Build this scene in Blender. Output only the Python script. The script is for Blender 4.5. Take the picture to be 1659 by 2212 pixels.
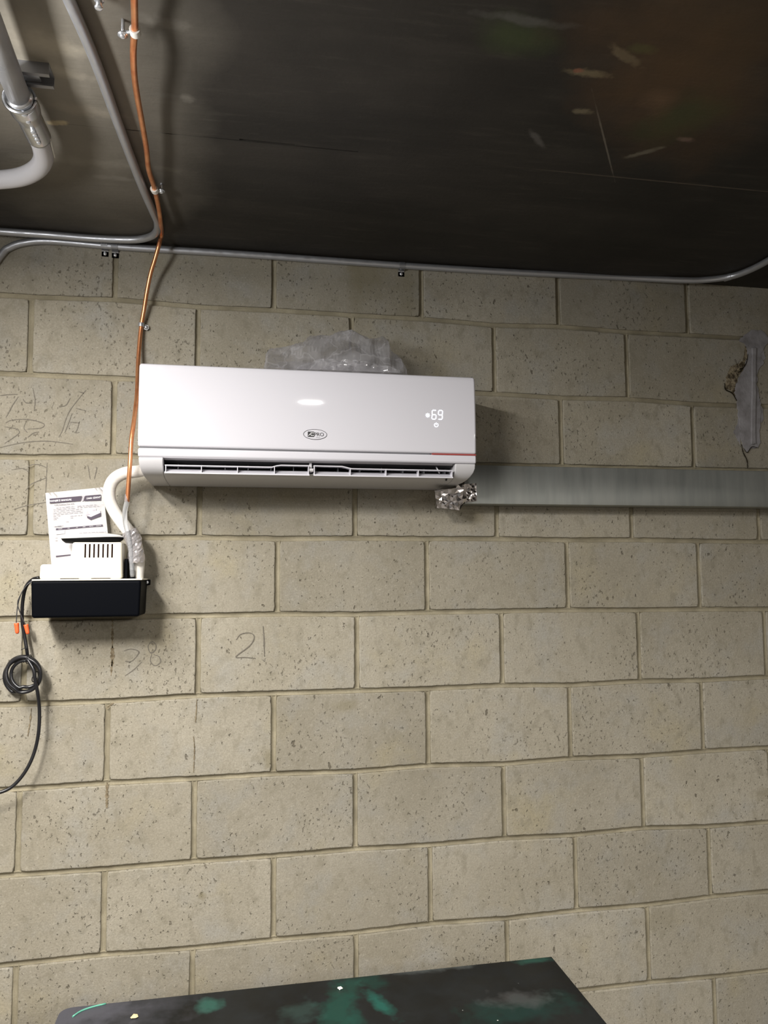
import bpy, bmesh, math, random
from mathutils import Vector, Matrix, noise
random.seed(7)
for o in list(bpy.data.objects): bpy.data.objects.remove(o)
sc = bpy.context.scene
COL = sc.collection
O = 11 * .2032                      # floor level offset: measured heights are relative to the first bed joint

# ------------------------------------------------------------------ camera
CAMP = Vector((.1039, -2.0336, -.7089 + O))
RX = Vector((.982414, -.186596, -.006675)); UP = Vector((-.008577, -.080814, .996692)); FW = Vector((.186518, .979107, .080994))
cd = bpy.data.cameras.new('camera'); cam = bpy.data.objects.new('camera', cd); COL.objects.link(cam)
cd.sensor_fit = 'VERTICAL'; cd.sensor_height = 24.0; cd.lens = 24.0 * 1661 / 2212; cd.clip_start = .02
m = Matrix((RX, UP, -FW)).transposed().to_4x4(); m.translation = CAMP; cam.matrix_world = m
sc.camera = cam

# ------------------------------------------------------------------ light and exposure
w = bpy.data.worlds.new('world'); sc.world = w; w.use_nodes = True
w.node_tree.nodes['Background'].inputs[0].default_value = (.9, .95, 1, 1)
w.node_tree.nodes['Background'].inputs[1].default_value = .02
sc.view_settings.view_transform = 'Standard'; sc.view_settings.look = 'None'
sc.view_settings.gamma = 1; sc.view_settings.exposure = 0.0; sc.view_settings.use_curve_mapping = False
def area(name, loc, size, energy, rot=(0, 0, 0), color=(1, .97, .93)):
    l = bpy.data.lights.new(name, 'AREA'); l.shape = 'RECTANGLE'; l.size, l.size_y = size; l.energy = energy; l.color = color
    o = bpy.data.objects.new(name, l); COL.objects.link(o); o.location = loc; o.rotation_euler = rot; return o
CEIL = .157 + O
# tube fixtures left of the unit, outside the view, plus two added fill lights
CW = (1, .958, .905)
area('tube_light_hung', (-.70, -.95, CEIL - .31), (.14, .5), 9, color=CW)
area('tube_light_side', (-.64, -1.15, CEIL - .36), (.09, .5), 12, (0, -math.radians(105), 0), color=(.97, .98, 1))
area('tube_light_ceiling', (-.66, -1.0, CEIL - .06), (.14, .6), 20, color=CW)
area('tube_light_ceiling_rear', (-.66, -1.8, CEIL - .06), (.14, .6), 84, color=CW)
area('fill_light_right', (2.05, -3.5, CEIL - .05), (.3, .3), 42, color=CW)  # unseen fill light, added to brighten the lower right wall
area('low_fill_rear', (.7, -2.7, 1.80), (.4, .4), 62, color=CW)  # added fill with no known fitting, lifts the lower wall
area('spot_fitting_above_viewer', (.42, -1.75, CEIL - .02), (.085, .045), 5)

# ------------------------------------------------------------------ pixel rays of the photograph -> points at a real depth
def _ray(x, y): return RX * ((x - 829.5) / 1661) + UP * ((1106 - y) / 1661) + FW
def AY(x, y, v): d = _ray(x, y); return CAMP + d * ((v - CAMP.y) / d.y)
def AZ(x, y, v): d = _ray(x, y); return CAMP + d * ((v - CAMP.z) / d.z)

# ------------------------------------------------------------------ materials
def mat(name, col, rough=.5, metal=0, spec=.5, emis=None, es=1, coat=0, alpha=1, trans=0):
    m = bpy.data.materials.new(name); m.use_nodes = True; b = m.node_tree.nodes['Principled BSDF']
    b.inputs['Base Color'].default_value = (*col, 1); b.inputs['Roughness'].default_value = rough
    b.inputs['Metallic'].default_value = metal; b.inputs['Specular IOR Level'].default_value = spec
    b.inputs['Coat Weight'].default_value = coat; b.inputs['Alpha'].default_value = alpha
    b.inputs['Transmission Weight'].default_value = trans
    if emis: b.inputs['Emission Color'].default_value = (*emis, 1); b.inputs['Emission Strength'].default_value = es
    return m
class NT:
    def __init__(s, m): s.m = m; s.t = m.node_tree; s.b = s.t.nodes['Principled BSDF']; s.co = s.t.nodes.new('ShaderNodeTexCoord').outputs['Object']
    def L(s, a, b): s.t.links.new(a, b)
    def inp(s, sock, v):
        if hasattr(v, 'links'): s.L(v, sock)
        else: sock.default_value = v
    def map(s, v, scale=(1, 1, 1), loc=(0, 0, 0), rot=(0, 0, 0)):
        n = s.t.nodes.new('ShaderNodeMapping'); s.L(v, n.inputs[0]); n.inputs['Scale'].default_value = scale
        n.inputs['Location'].default_value = loc; n.inputs['Rotation'].default_value = rot; return n.outputs[0]
    def noise(s, scale, detail=3, rough=.55, v=None, dist=0):
        n = s.t.nodes.new('ShaderNodeTexNoise'); s.L(v or s.co, n.inputs['Vector']); n.inputs['Scale'].default_value = scale
        n.inputs['Detail'].default_value = detail; n.inputs['Roughness'].default_value = rough; n.inputs['Distortion'].default_value = dist
        return n.outputs[0]
    def voro(s, scale, v=None, rnd=1):
        n = s.t.nodes.new('ShaderNodeTexVoronoi'); s.L(v or s.co, n.inputs['Vector']); n.inputs['Scale'].default_value = scale
        n.inputs['Randomness'].default_value = rnd; return n.outputs['Distance']
    def rng(s, v, a, b, c=0, d=1):
        n = s.t.nodes.new('ShaderNodeMapRange'); s.inp(n.inputs[0], v)
        for i, q in enumerate((a, b, c, d)): n.inputs[i + 1].default_value = q
        return n.outputs[0]
    def math(s, op, a, b=0.0):
        n = s.t.nodes.new('ShaderNodeMath'); n.operation = op; s.inp(n.inputs[0], a); s.inp(n.inputs[1], b); return n.outputs[0]
    def mix(s, f, a, b, mode='MIX'):
        n = s.t.nodes.new('ShaderNodeMix'); n.data_type = 'RGBA'; n.blend_type = mode; s.inp(n.inputs[0], f)
        s.inp(n.inputs[6], (*a, 1) if isinstance(a, tuple) else a); s.inp(n.inputs[7], (*b, 1) if isinstance(b, tuple) else b)
        return n.outputs[2]
    def bump(s, h, strength, dist=.002):
        n = s.t.nodes.new('ShaderNodeBump'); s.L(h, n.inputs['Height']); n.inputs['Strength'].default_value = strength
        n.inputs['Distance'].default_value = dist; s.L(n.outputs[0], s.b.inputs['Normal'])
    def col(s, v): s.L(v, s.b.inputs['Base Color'])
    def island(s):
        return s.t.nodes.new('ShaderNodeNewGeometry').outputs['Random Per Island']
    def blob(s, cx, cy, rx, ry, rot=0, soft=.5, wob=.4, wscale=14, axes='xy'):
        """soft-edged irregular patch centred at (cx,cy); axes xy (ceiling, table) or xz (wall)"""
        sep = s.t.nodes.new('ShaderNodeSeparateXYZ'); s.L(s.co, sep.inputs[0])
        X = sep.outputs[0]; Yv = sep.outputs[1] if axes == 'xy' else sep.outputs[2]
        dx = s.math('SUBTRACT', X, cx); dy = s.math('SUBTRACT', Yv, cy); c, q = math.cos(rot), math.sin(rot)
        u = s.math('DIVIDE', s.math('ADD', s.math('MULTIPLY', dx, c), s.math('MULTIPLY', dy, q)), rx)
        v = s.math('DIVIDE', s.math('SUBTRACT', s.math('MULTIPLY', dy, c), s.math('MULTIPLY', dx, q)), ry)
        r = s.math('SQRT', s.math('ADD', s.math('MULTIPLY', u, u), s.math('MULTIPLY', v, v)))
        n = s.math('MULTIPLY', s.math('SUBTRACT', s.noise(wscale, 4), .5), wob * 4)
        return s.rng(s.math('ADD', r, n), 1 + soft, 1 - soft, 0, 1)

def concrete_block(name, flat=False):
    m = mat(name, (.45, .42, .33), .92, spec=.2); n = NT(m)
    big = n.rng(n.noise(3.1, 3), .35, .65); c = n.mix(big, (.30, .272, .21), (.365, .335, .27))
    gy = n.rng(n.noise(9, 3, v=n.map(n.co, loc=(3, 1, 7))), .5, .72); c = n.mix(gy, c, (.325, .31, .27))
    yl = n.rng(n.noise(5, 4, v=n.map(n.co, loc=(13, 2, 5))), .58, .75, 0, .7); c = n.mix(yl, c, (.36, .315, .205))
    if not flat:
        isl = n.rng(n.island(), 0, 1, .86, 1.08); cb = n.t.nodes.new('ShaderNodeCombineColor')
        for i in range(3): n.L(isl, cb.inputs[i])
        c = n.mix(1.0, c, cb.outputs[0], 'MULTIPLY')
    fine = n.noise(230, 3, .7); c = n.mix(n.rng(fine, .38, .62, 0, .30), c, (.15, .135, .10))
    c = n.mix(n.rng(n.noise(120, 2, .6, v=n.map(n.co, loc=(5, 5, 5))), .58, .72, 0, .4), c, (.42, .39, .32))
    # open pores: small dark pits, more in some patches than in others
    cs = n.map(n.co, scale=(1.15, 1, .8), rot=(0, .55, 0)); den = n.noise(6, 3, v=n.map(n.co, loc=(1, 9, 4)))
    thr = n.rng(den, .35, .68, .69, .60)
    p1 = n.rng(n.math('SUBTRACT', n.noise(105, 3, .6, v=cs), thr), -.015, .045)
    thr2 = n.rng(n.noise(9, 2, v=n.map(n.co, loc=(4, 9, 1))), .4, .65, .74, .66)
    p2 = n.rng(n.math('SUBTRACT', n.noise(48, 3, .55, v=n.map(n.co, loc=(2, 2, 8), scale=(1.2, 1, .8), rot=(0, .6, 0))), thr2), -.01, .03)
    pit = n.math('MAXIMUM', n.math('MULTIPLY', p1, .8), p2)
    c = n.mix(n.rng(n.noise(34, 4, .65, v=n.map(n.co, loc=(7, 7, 7), scale=(1, 1, .7), rot=(0, .5, 0))), .52, .66, 0, .55), c, (.215, .195, .145)); c = n.mix(n.math('MULTIPLY', pit, .66), c, (.075, .062, .042))
    if not flat:
        for (px, py, rx, rz, a) in ((790, 590, .05, .06, .55), (770, 640, .018, .10, .35), (880, 640, .03, .07, .4), (1430, 1985, .05, .025, .3),
                                    (580, 1640, .012, .02, .6), (745, 1525, .03, .014, .5), (435, 1935, .008, .008, .7), (1650, 1715, .03, .015, .5),
                                    (90, 1015, .02, .02, .0), (1010, 1355, .06, .05, .0), (300, 1600, .0, .0, .0)):
            if a:
                P = AY(px, py, 0); c = n.mix(n.math('MULTIPLY', n.blob(P.x, P.z, rx, rz, 0, .5, .5, 40, 'xz'), a), c, (.20, .175, .11))
    n.col(c)
    h = n.math('SUBTRACT', n.math('ADD', n.math('MULTIPLY', fine, .35), n.math('MULTIPLY', n.noise(45, 3), .5)), n.math('MULTIPLY', pit, 1.1))
    n.bump(h, .75, .0028)
    return m
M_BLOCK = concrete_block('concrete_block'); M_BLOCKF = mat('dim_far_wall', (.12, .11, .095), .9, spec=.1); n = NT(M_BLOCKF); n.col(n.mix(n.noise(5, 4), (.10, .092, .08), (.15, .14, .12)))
M_MORTAR = mat('mortar', (.36, .31, .2), .95, spec=.15); n = NT(M_MORTAR)
c = n.mix(n.rng(n.noise(14, 4), .35, .65), (.225, .20, .14), (.335, .30, .215)); c = n.mix(n.rng(n.noise(300, 2), .4, .7, 0, .35), c, (.2, .17, .11)); n.col(c); n.bump(n.noise(160, 3), .4, .001)
M_PATCH = mat('repair_mortar', (.25, .24, .25), .95, spec=.15); n = NT(M_PATCH)
n.col(n.mix(n.rng(n.noise(22, 4), .35, .65), (.20, .19, .19), (.31, .30, .31))); n.bump(n.noise(60, 4), .6, .003)
M_CHIP = mat('broken_block', (.2, .15, .09), 1, spec=.1); n = NT(M_CHIP)
n.col(n.mix(n.rng(n.noise(90, 4), .4, .6), (.07, .055, .035), (.30, .25, .17))); n.bump(n.noise(90, 4), 1, .006)
M_CRACK = mat('crack', (.02, .016, .01), 1, spec=0)
M_STAIN = mat('drip_stain', (.17, .135, .085), 1, spec=.1)
n = NT(M_STAIN); n.col(n.mix(n.rng(n.noise(120, 3), .35, .65), (.12, .095, .06), (.26, .215, .145)))
M_PENCIL = mat('pencil_line', (.16, .145, .12), 1, spec=.1)
M_FLOOR = mat('floor_concrete', (.30, .28, .25), .8); n = NT(M_FLOOR); n.col(n.mix(n.noise(4, 4), (.09, .085, .078), (.14, .13, .118)))

# ceiling: dark, form-board stained concrete, lamplight on the left painted in
M_CEIL = mat('ceiling_concrete', (.05, .04, .03), .62, spec=.35); n = NT(M_CEIL)
st = n.map(n.co, scale=(.35, 2.2, 1), rot=(0, 0, .03))
c = n.mix(n.rng(n.noise(4.5, 5, .6, v=st), .35, .68), (.018, .0155, .012), (.034, .029, .023))
c = n.mix(n.rng(n.noise(26, 4, .6, v=st), .55, .75, 0, .5), c, (.055, .048, .038))
c = n.mix(n.rng(n.noise(3, 3, v=n.map(n.co, loc=(4, 4, 4))), .5, .7, 0, .8), c, (.014, .012, .0095))
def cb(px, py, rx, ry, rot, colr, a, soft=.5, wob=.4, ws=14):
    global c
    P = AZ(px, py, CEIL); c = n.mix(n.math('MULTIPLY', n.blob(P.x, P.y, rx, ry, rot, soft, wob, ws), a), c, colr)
cb(100, 150, .16, .42, 0, (.27, .24, .19), .85, .9, .25, 5)  # large pale patch: lamplight on the left ceiling painted into the colour
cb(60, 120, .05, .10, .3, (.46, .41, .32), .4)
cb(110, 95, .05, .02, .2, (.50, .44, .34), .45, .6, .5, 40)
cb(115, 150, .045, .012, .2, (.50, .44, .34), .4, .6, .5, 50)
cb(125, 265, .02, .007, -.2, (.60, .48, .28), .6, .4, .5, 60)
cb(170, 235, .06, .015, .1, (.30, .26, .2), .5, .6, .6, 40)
cb(190, 350, .12, .012, 0, (.22, .2, .16), .5, .6, .8, 30)
cb(250, 385, .05, .008, 0, (.2, .18, .15), .5, .6, .8, 40)
cb(350, 50, .03, .012, 0, (.16, .145, .12), .6, .5, .6, 40)
cb(405, 212, .012, .010, 0, (.16, .145, .12), .7, .5, .6, 60)
cb(350, 205, .022, .006, 0, (.13, .12, .10), .6, .5, .6, 50)
cb(1115, 80, .05, .035, .2, (.045, .06, .02), .7, .7, .4, 14)
cb(1120, 40, .07, .008, 0, (.10, .095, .085), .6, .6, .8, 30)
cb(1272, 157, .035, .010, 0, (.19, .155, .09), .8, .4, .6, 50)
cb(1250, 152, .008, .006, 0, (.25, .10, .06), .8, .4, .6, 60)
cb(1350, 118, .035, .009, .5, (.17, .14, .085), .75, .4, .6, 50)
cb(1385, 105, .02, .012, 0, (.06, .09, .03), .7, .5, .5, 40)
cb(1261, 239, .016, .009, 0, (.19, .16, .10), .75, .4, .6, 50)
cb(1307, 307, .13, .0018, .98, (.17, .15, .12), .75, .4, .25, 50)
cb(1394, 328, .035, .007, -.72, (.17, .16, .12), .75, .4, .5, 50)
cb(1450, 170, .22, .11, .9, (.105, .055, .022), .6, .8, .5, 8)
cb(1429, 216, .03, .022, .6, (.16, .095, .05), .5, .8, .5, 20)
cb(1480, 396, .30, .0022, .0, (.15, .12, .09), .5, .6, .25, 40)
cb(1470, 255, .05, .07, .3, (.04, .065, .02), .45, .7, .5, 14)
cb(1600, 60, .12, .12, .3, (.09, .055, .025), .4, .8, .5, 8)
cb(1160, 300, .03, .006, .8, (.12, .11, .10), .6, .5, .6, 40)
cb(1480, 300, .015, .007, 0, (.2, .13, .1), .6, .5, .6, 50)
cb(590, 400, .12, .06, .2, (.025, .022, .018), .6, .8, .6, 12)
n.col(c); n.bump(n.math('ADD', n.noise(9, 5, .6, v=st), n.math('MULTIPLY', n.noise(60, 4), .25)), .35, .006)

M_EMT = mat('galvanised_conduit', (.46, .465, .48), .42, .7); n = NT(M_EMT); n.L(n.rng(n.noise(60, 3), .3, .7, .28, .5), n.b.inputs['Roughness'])
M_PIPE = mat('large_conduit_steel', (.50, .50, .51), .34, .45); n = NT(M_PIPE); n.L(n.rng(n.noise(30, 3), .3, .7, .25, .45), n.b.inputs['Roughness'])
M_CAST = mat('die_cast_connector', (.66, .67, .69), .28, 1)
M_ZINC = mat('zinc_hardware', (.66, .67, .69), .25, .75)
M_STRUT = mat('strut_steel', (.30, .30, .31), .5, .8)
M_COPPER = mat('copper_tube', (.80, .38, .20), .32, .85); n = NT(M_COPPER); n.col(n.mix(n.rng(n.noise(35, 3), .35, .65), (.72, .27, .12), (.88, .42, .20)))
M_DUCT = mat('galvanised_sheet', (.50, .52, .50), .40, .9); n = NT(M_DUCT)
dv = n.map(n.co, scale=(1, 1, .12)); c = n.mix(n.rng(n.noise(40, 4, v=dv), .35, .65), (.34, .355, .335), (.40, .41, .385)); c = n.mix(n.rng(n.noise(120, 3, v=dv), .68, .76, 0, .25), c, (.62, .64, .62)); n.col(c)
n.L(n.rng(n.noise(25, 4, v=dv), .3, .7, .44, .52), n.b.inputs['Roughness'])
M_FOIL = mat('foil_tape', (.86, .82, .83), .14, 1)
M_WHITE = mat('glossy_white_plastic', (.64, .63, .67), .045, spec=.5)
M_BODY = mat('white_plastic_body', (.54, .53, .54), .42)
M_LINER = mat('outlet_dark_plastic', (.03, .03, .032), .6)
M_RED = mat('red_accent', (.45, .06, .05), .4)
M_GAP = mat('panel_gap', (.12, .12, .13), .7)
M_LED = mat('led_display', (.9, .95, 1), .5, emis=(.82, .88, 1), es=1.6)
M_LOGO = mat('logo_ink', (.02, .02, .022), .5)
M_LOGOW = mat('logo_white', (.7, .7, .7), .5)
M_BLACK = mat('black_tank_plastic', (.0022, .0027, .0042), .5, spec=.04)
M_CREAM = mat('cream_plastic', (.80, .76, .65), .45)
M_SLOT = mat('vent_slot_dark', (.012, .005, .004), .9, spec=.05)
M_HOSE = mat('white_foam_hose', (.74, .71, .66), .7); n = NT(M_HOSE)
wv = n.t.nodes.new('ShaderNodeTexNoise'); n.L(n.map(n.co, scale=(40, 40, 190)), wv.inputs['Vector']); wv.inputs['Scale'].default_value = 1; n.bump(wv.outputs[0], .3, .002)
M_CORD = mat('black_rubber_cord', (.012, .012, .014), .32)
M_WIRE = mat('grey_thin_wire', (.05, .05, .055), .4)
M_ORANGE = mat('orange_wire_nut', (.86, .14, .04), .45)
M_PAPER = mat('white_paper', (.84, .83, .84), .7)
M_INK = mat('printed_grey_ink', (.075, .06, .085), .8)
M_INKL = mat('printed_pale_ink', (.42, .40, .44), .8)
M_PHOTO = mat('printed_photo_grey', (.6, .59, .62), .8)
M_VINYL = mat('clear_vinyl_tube', (.80, .82, .85), .12, trans=.75)
M_TIE = mat('clear_tie', (.72, .69, .62), .3)
M_TABLE = mat('worn_dark_green_board', (.016, .018, .019), .38, spec=.22); n = NT(M_TABLE)
c = n.mix(n.rng(n.noise(9, 5, .6), .4, .7), (.0045, .005, .0052), (.012, .0135, .0138)); TZ = -1.51 + O
def tb(px, py, rx, ry, rot, colr, a, soft=.5, wob=.7, ws=28):
    global c
    P = AZ(px, py, TZ); c = n.mix(n.math('MULTIPLY', n.blob(P.x, P.y, rx, ry, rot, soft, wob, ws), a), c, colr)
tb(735, 2175, .030, .075, -.2, (.008, .05, .036), .7)
tb(760, 2125, .02, .035, .2, (.008, .045, .033), .5)
tb(818, 2165, .012, .05, .35, (.012, .085, .065), .8)
tb(805, 2120, .02, .03, 0, (.006, .04, .03), .5)
tb(650, 2185, .03, .03, 0, (.03, .06, .052), .4)
tb(770, 2200, .012, .03, 0, (.008, .05, .038), .5)
tb(1130, 2180, .10, .035, .1, (.007, .035, .028), .5)
tb(1125, 2158, .05, .025, -.2, (.07, .07, .07), .5)
tb(1150, 2075, .03, .01, 0, (.02, .08, .06), .6)
tb(450, 2170, .02, .02, 0, (.03, .12, .09), .5)
tb(930, 2092, .08, .012, 0, (.08, .09, .088), .5)
tb(160, 2190, .08, .045, .2, (.075, .075, .09), .8, .6)
tb(240, 2185, .10, .06, .2, (.05, .05, .06), .6, .8)
sp = n.rng(n.voro(22), .035, .02); c = n.mix(n.math('MULTIPLY', sp, n.rng(n.noise(6, 2), .5, .6)), c, (.6, .6, .56)); n.col(c)
n.L(n.rng(n.noise(18, 4), .3, .7, .3, .6), n.b.inputs['Roughness'])
M_GEDGE = mat('pale_green_edging', (.10, .33, .24), .5)
M_WOOD = mat('wood_chip', (.62, .50, .28), .7); M_CHALK = mat('white_chip', (.75, .75, .68), .8)
# crumpled plastic film
M_FILM = bpy.data.materials.new('plastic_film'); M_FILM.use_nodes = True; t = M_FILM.node_tree; t.nodes.clear()
out = t.nodes.new('ShaderNodeOutputMaterial'); tr = t.nodes.new('ShaderNodeBsdfTransparent'); tl = t.nodes.new('ShaderNodeBsdfTranslucent'); df = t.nodes.new('ShaderNodeBsdfDiffuse'); gl = t.nodes.new('ShaderNodeBsdfGlossy')
tr.inputs[0].default_value = (.93, .93, .94, 1); tl.inputs[0].default_value = (.8, .78, .8, 1); df.inputs[0].default_value = (.72, .71, .73, 1); gl.inputs['Roughness'].default_value = .10
m1 = t.nodes.new('ShaderNodeMixShader'); m2 = t.nodes.new('ShaderNodeMixShader'); m3 = t.nodes.new('ShaderNodeMixShader')
m1.inputs[0].default_value = .55; t.links.new(tl.outputs[0], m1.inputs[1]); t.links.new(df.outputs[0], m1.inputs[2])
tc_ = t.nodes.new('ShaderNodeTexCoord'); vr = t.nodes.new('ShaderNodeTexVoronoi'); vr.feature = 'DISTANCE_TO_EDGE'; vr.inputs['Scale'].default_value = 13; ns = t.nodes.new('ShaderNodeTexNoise'); ns.inputs['Scale'].default_value = 18; vm = t.nodes.new('ShaderNodeVectorMath'); vm.operation = 'MULTIPLY_ADD'; t.links.new(ns.outputs[1], vm.inputs[0]); vm.inputs[1].default_value = (.12, .12, .12); t.links.new(tc_.outputs['Object'], vm.inputs[2]); t.links.new(vm.outputs[0], vr.inputs['Vector']); t.links.new(tc_.outputs['Object'], ns.inputs['Vector'])
mr = t.nodes.new('ShaderNodeMapRange'); t.links.new(vr.outputs['Distance'], mr.inputs[0]); mr.inputs[1].default_value = 0; mr.inputs[2].default_value = .05; mr.inputs[3].default_value = .22; mr.inputs[4].default_value = 0
mr2 = t.nodes.new('ShaderNodeMapRange'); t.links.new(ns.outputs[0], mr2.inputs[0]); mr2.inputs[1].default_value = .35; mr2.inputs[2].default_value = .65; mr2.inputs[3].default_value = .16; mr2.inputs[4].default_value = .52
ad = t.nodes.new('ShaderNodeMath'); ad.operation = 'ADD'; t.links.new(mr.outputs[0], ad.inputs[0]); t.links.new(mr2.outputs[0], ad.inputs[1]); t.links.new(ad.outputs[0], m2.inputs[0])
t.links.new(tr.outputs[0], m2.inputs[1]); t.links.new(m1.outputs[0], m2.inputs[2])
m3.inputs[0].default_value = .20; t.links.new(m2.outputs[0], m3.inputs[1]); t.links.new(gl.outputs[0], m3.inputs[2]); t.links.new(m3.outputs[0], out.inputs[0])

# ------------------------------------------------------------------ builders
def link(name, bm, mats, parent=None, smooth=False, bevel=0, segs=2, ang=35, recalc=True):
    if recalc: bmesh.ops.recalc_face_normals(bm, faces=bm.faces[:])
    me = bpy.data.meshes.new(name); bm.to_mesh(me); bm.free()
    o = bpy.data.objects.new(name, me); COL.objects.link(o)
    for q in (mats if isinstance(mats, (list, tuple)) else [mats]): me.materials.append(q)
    if smooth:
        for p in me.polygons: p.use_smooth = True
    if bevel:
        b = o.modifiers.new('bevel', 'BEVEL'); b.width = bevel; b.segments = segs; b.limit_method = 'ANGLE'; b.angle_limit = math.radians(ang); b.harden_normals = False
        for p in me.polygons: p.use_smooth = True
        wn = o.modifiers.new('wn', 'WEIGHTED_NORMAL'); wn.keep_sharp = False
    if parent: o.parent = parent; o.matrix_parent_inverse = Matrix.Translation(-parent.location)
    return o
def thing(name, label, cat, loc, group=None):
    o = bpy.data.objects.new(name, None); COL.objects.link(o); o.location = loc; o.empty_display_size = .05
    o['label'] = label; o['category'] = cat
    if group: o['group'] = group
    return o
def tag(o, label, cat, group=None):
    o['label'] = label; o['category'] = cat
    if group: o['group'] = group
    return o
def struct(o): o['kind'] = 'structure'; return o
def box(bm, a, b, mi=0):
    x0, y0, z0 = a; x1, y1, z1 = b
    v = [bm.verts.new(p) for p in ((x0, y0, z0), (x1, y0, z0), (x1, y1, z0), (x0, y1, z0), (x0, y0, z1), (x1, y0, z1), (x1, y1, z1), (x0, y1, z1))]
    for f in ((0, 3, 2, 1), (4, 5, 6, 7), (0, 1, 5, 4), (1, 2, 6, 5), (2, 3, 7, 6), (3, 0, 4, 7)):
        fc = bm.faces.new([v[i] for i in f]); fc.material_index = mi
def spline(pts, step=.006):
    P = [Vector(p) for p in pts]; out = []
    Q = [P[0] * 2 - P[1]] + P + [P[-1] * 2 - P[-2]]
    for i in range(1, len(Q) - 2):
        a, b, c_, d = Q[i - 1:i + 3]; nseg = max(2, int((c_ - b).length / step))
        for k in range(nseg):
            t = k / nseg
            out.append(.5 * ((2 * b) + (c_ - a) * t + (2 * a - 5 * b + 4 * c_ - d) * t * t + (3 * b - a - 3 * c_ + d) * t ** 3))
    out.append(P[-1]); return out
def tube(bm, pts, r, seg=14, smooth_path=True, caps=True, step=.006, mi=0):
    P = spline(pts, step) if smooth_path else [Vector(p) for p in pts]
    rr = r if callable(r) else (lambda t: r)
    T = [(P[min(i + 1, len(P) - 1)] - P[max(i - 1, 0)]).normalized() for i in range(len(P))]
    nrm = T[0].orthogonal().normalized(); rings = []
    for i, p in enumerate(P):
        nrm = (nrm - T[i] * nrm.dot(T[i])).normalized(); bn = T[i].cross(nrm)
        rad = rr(i / (len(P) - 1))
        rings.append([bm.verts.new(p + (nrm * math.cos(a) + bn * math.sin(a)) * rad) for a in [2 * math.pi * k / seg for k in range(seg)]])
    for i in range(len(rings) - 1):
        for k in range(seg):
            f = bm.faces.new((rings[i][k], rings[i][(k + 1) % seg], rings[i + 1][(k + 1) % seg], rings[i + 1][k])); f.material_index = mi; f.smooth = True
    if caps:
        for rg in (rings[0][::-1], rings[-1]): f = bm.faces.new(rg); f.material_index = mi
def cyl(bm, a, b, r, seg=16, mi=0): tube(bm, [a, b], r, seg, False, mi=mi)
def dome(bm, c_, nrm, r, seg=14, h=.5):
    """pan head of a screw: a lathed cap on a disc"""
    c_ = Vector(c_); nrm = Vector(nrm).normalized(); u = nrm.orthogonal().normalized(); v = nrm.cross(u); prev = None
    for j in range(5):
        a = j / 4 * math.pi / 2; rr = r * math.cos(a); hh = r * h * math.sin(a)
        if j == 4: top = bm.verts.new(c_ + nrm * hh); [bm.faces.new((prev[k], prev[(k + 1) % seg], top)) for k in range(seg)]; break
        ring = [bm.verts.new(c_ + nrm * hh + (u * math.cos(q) + v * math.sin(q)) * rr) for q in [2 * math.pi * k / seg for k in range(seg)]]
        if prev: [bm.faces.new((prev[k], prev[(k + 1) % seg], ring[(k + 1) % seg], ring[k])) for k in range(seg)]
        prev = ring
def prism_x(bm, prof, x0, x1, mi=0):
    """extrude a (y,z) polygon along x"""
    A = [bm.verts.new((x0, y, z)) for y, z in prof]; B = [bm.verts.new((x1, y, z)) for y, z in prof]; k = len(prof)
    for i in range(k): f = bm.faces.new((A[i], A[(i + 1) % k], B[(i + 1) % k], B[i])); f.material_index = mi
    for q in (A[::-1], B): f = bm.faces.new(q); f.material_index = mi
def prism_y(bm, prof, y0, y1, mi=0):
    A = [bm.verts.new((x, y0, z)) for x, z in prof]; B = [bm.verts.new((x, y1, z)) for x, z in prof]; k = len(prof)
    for i in range(k): f = bm.faces.new((A[i], A[(i + 1) % k], B[(i + 1) % k], B[i])); f.material_index = mi
    for q in (A[::-1], B): f = bm.faces.new(q); f.material_index = mi
def text_bm(bm, s, size, xf, shear=0, bold=0, mi=0, align='CENTER'):
    cu = bpy.data.curves.new('t', 'FONT'); cu.body = s; cu.size = size; cu.align_x = align; cu.align_y = 'CENTER'; cu.shear = shear; cu.offset = bold; cu.extrude = .00015; cu.resolution_u = 3
    o = bpy.data.objects.new('t', cu); COL.objects.link(o); dg = bpy.context.evaluated_depsgraph_get(); me = bpy.data.meshes.new_from_object(o.evaluated_get(dg))
    me.transform(xf); k = len(bm.faces); bm.from_mesh(me); bm.faces.ensure_lookup_table()
    for f in bm.faces[k:]: f.material_index = mi
    bpy.data.objects.remove(o); bpy.data.curves.remove(cu); bpy.data.meshes.remove(me)
def frame(o, ux, uz):
    """matrix taking local x->ux, local y->uz at origin o"""
    ux = Vector(ux).normalized(); uz = Vector(uz).normalized(); n_ = ux.cross(uz)
    m = Matrix((ux, uz, n_)).transposed().to_4x4(); m.translation = o; return m

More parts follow.
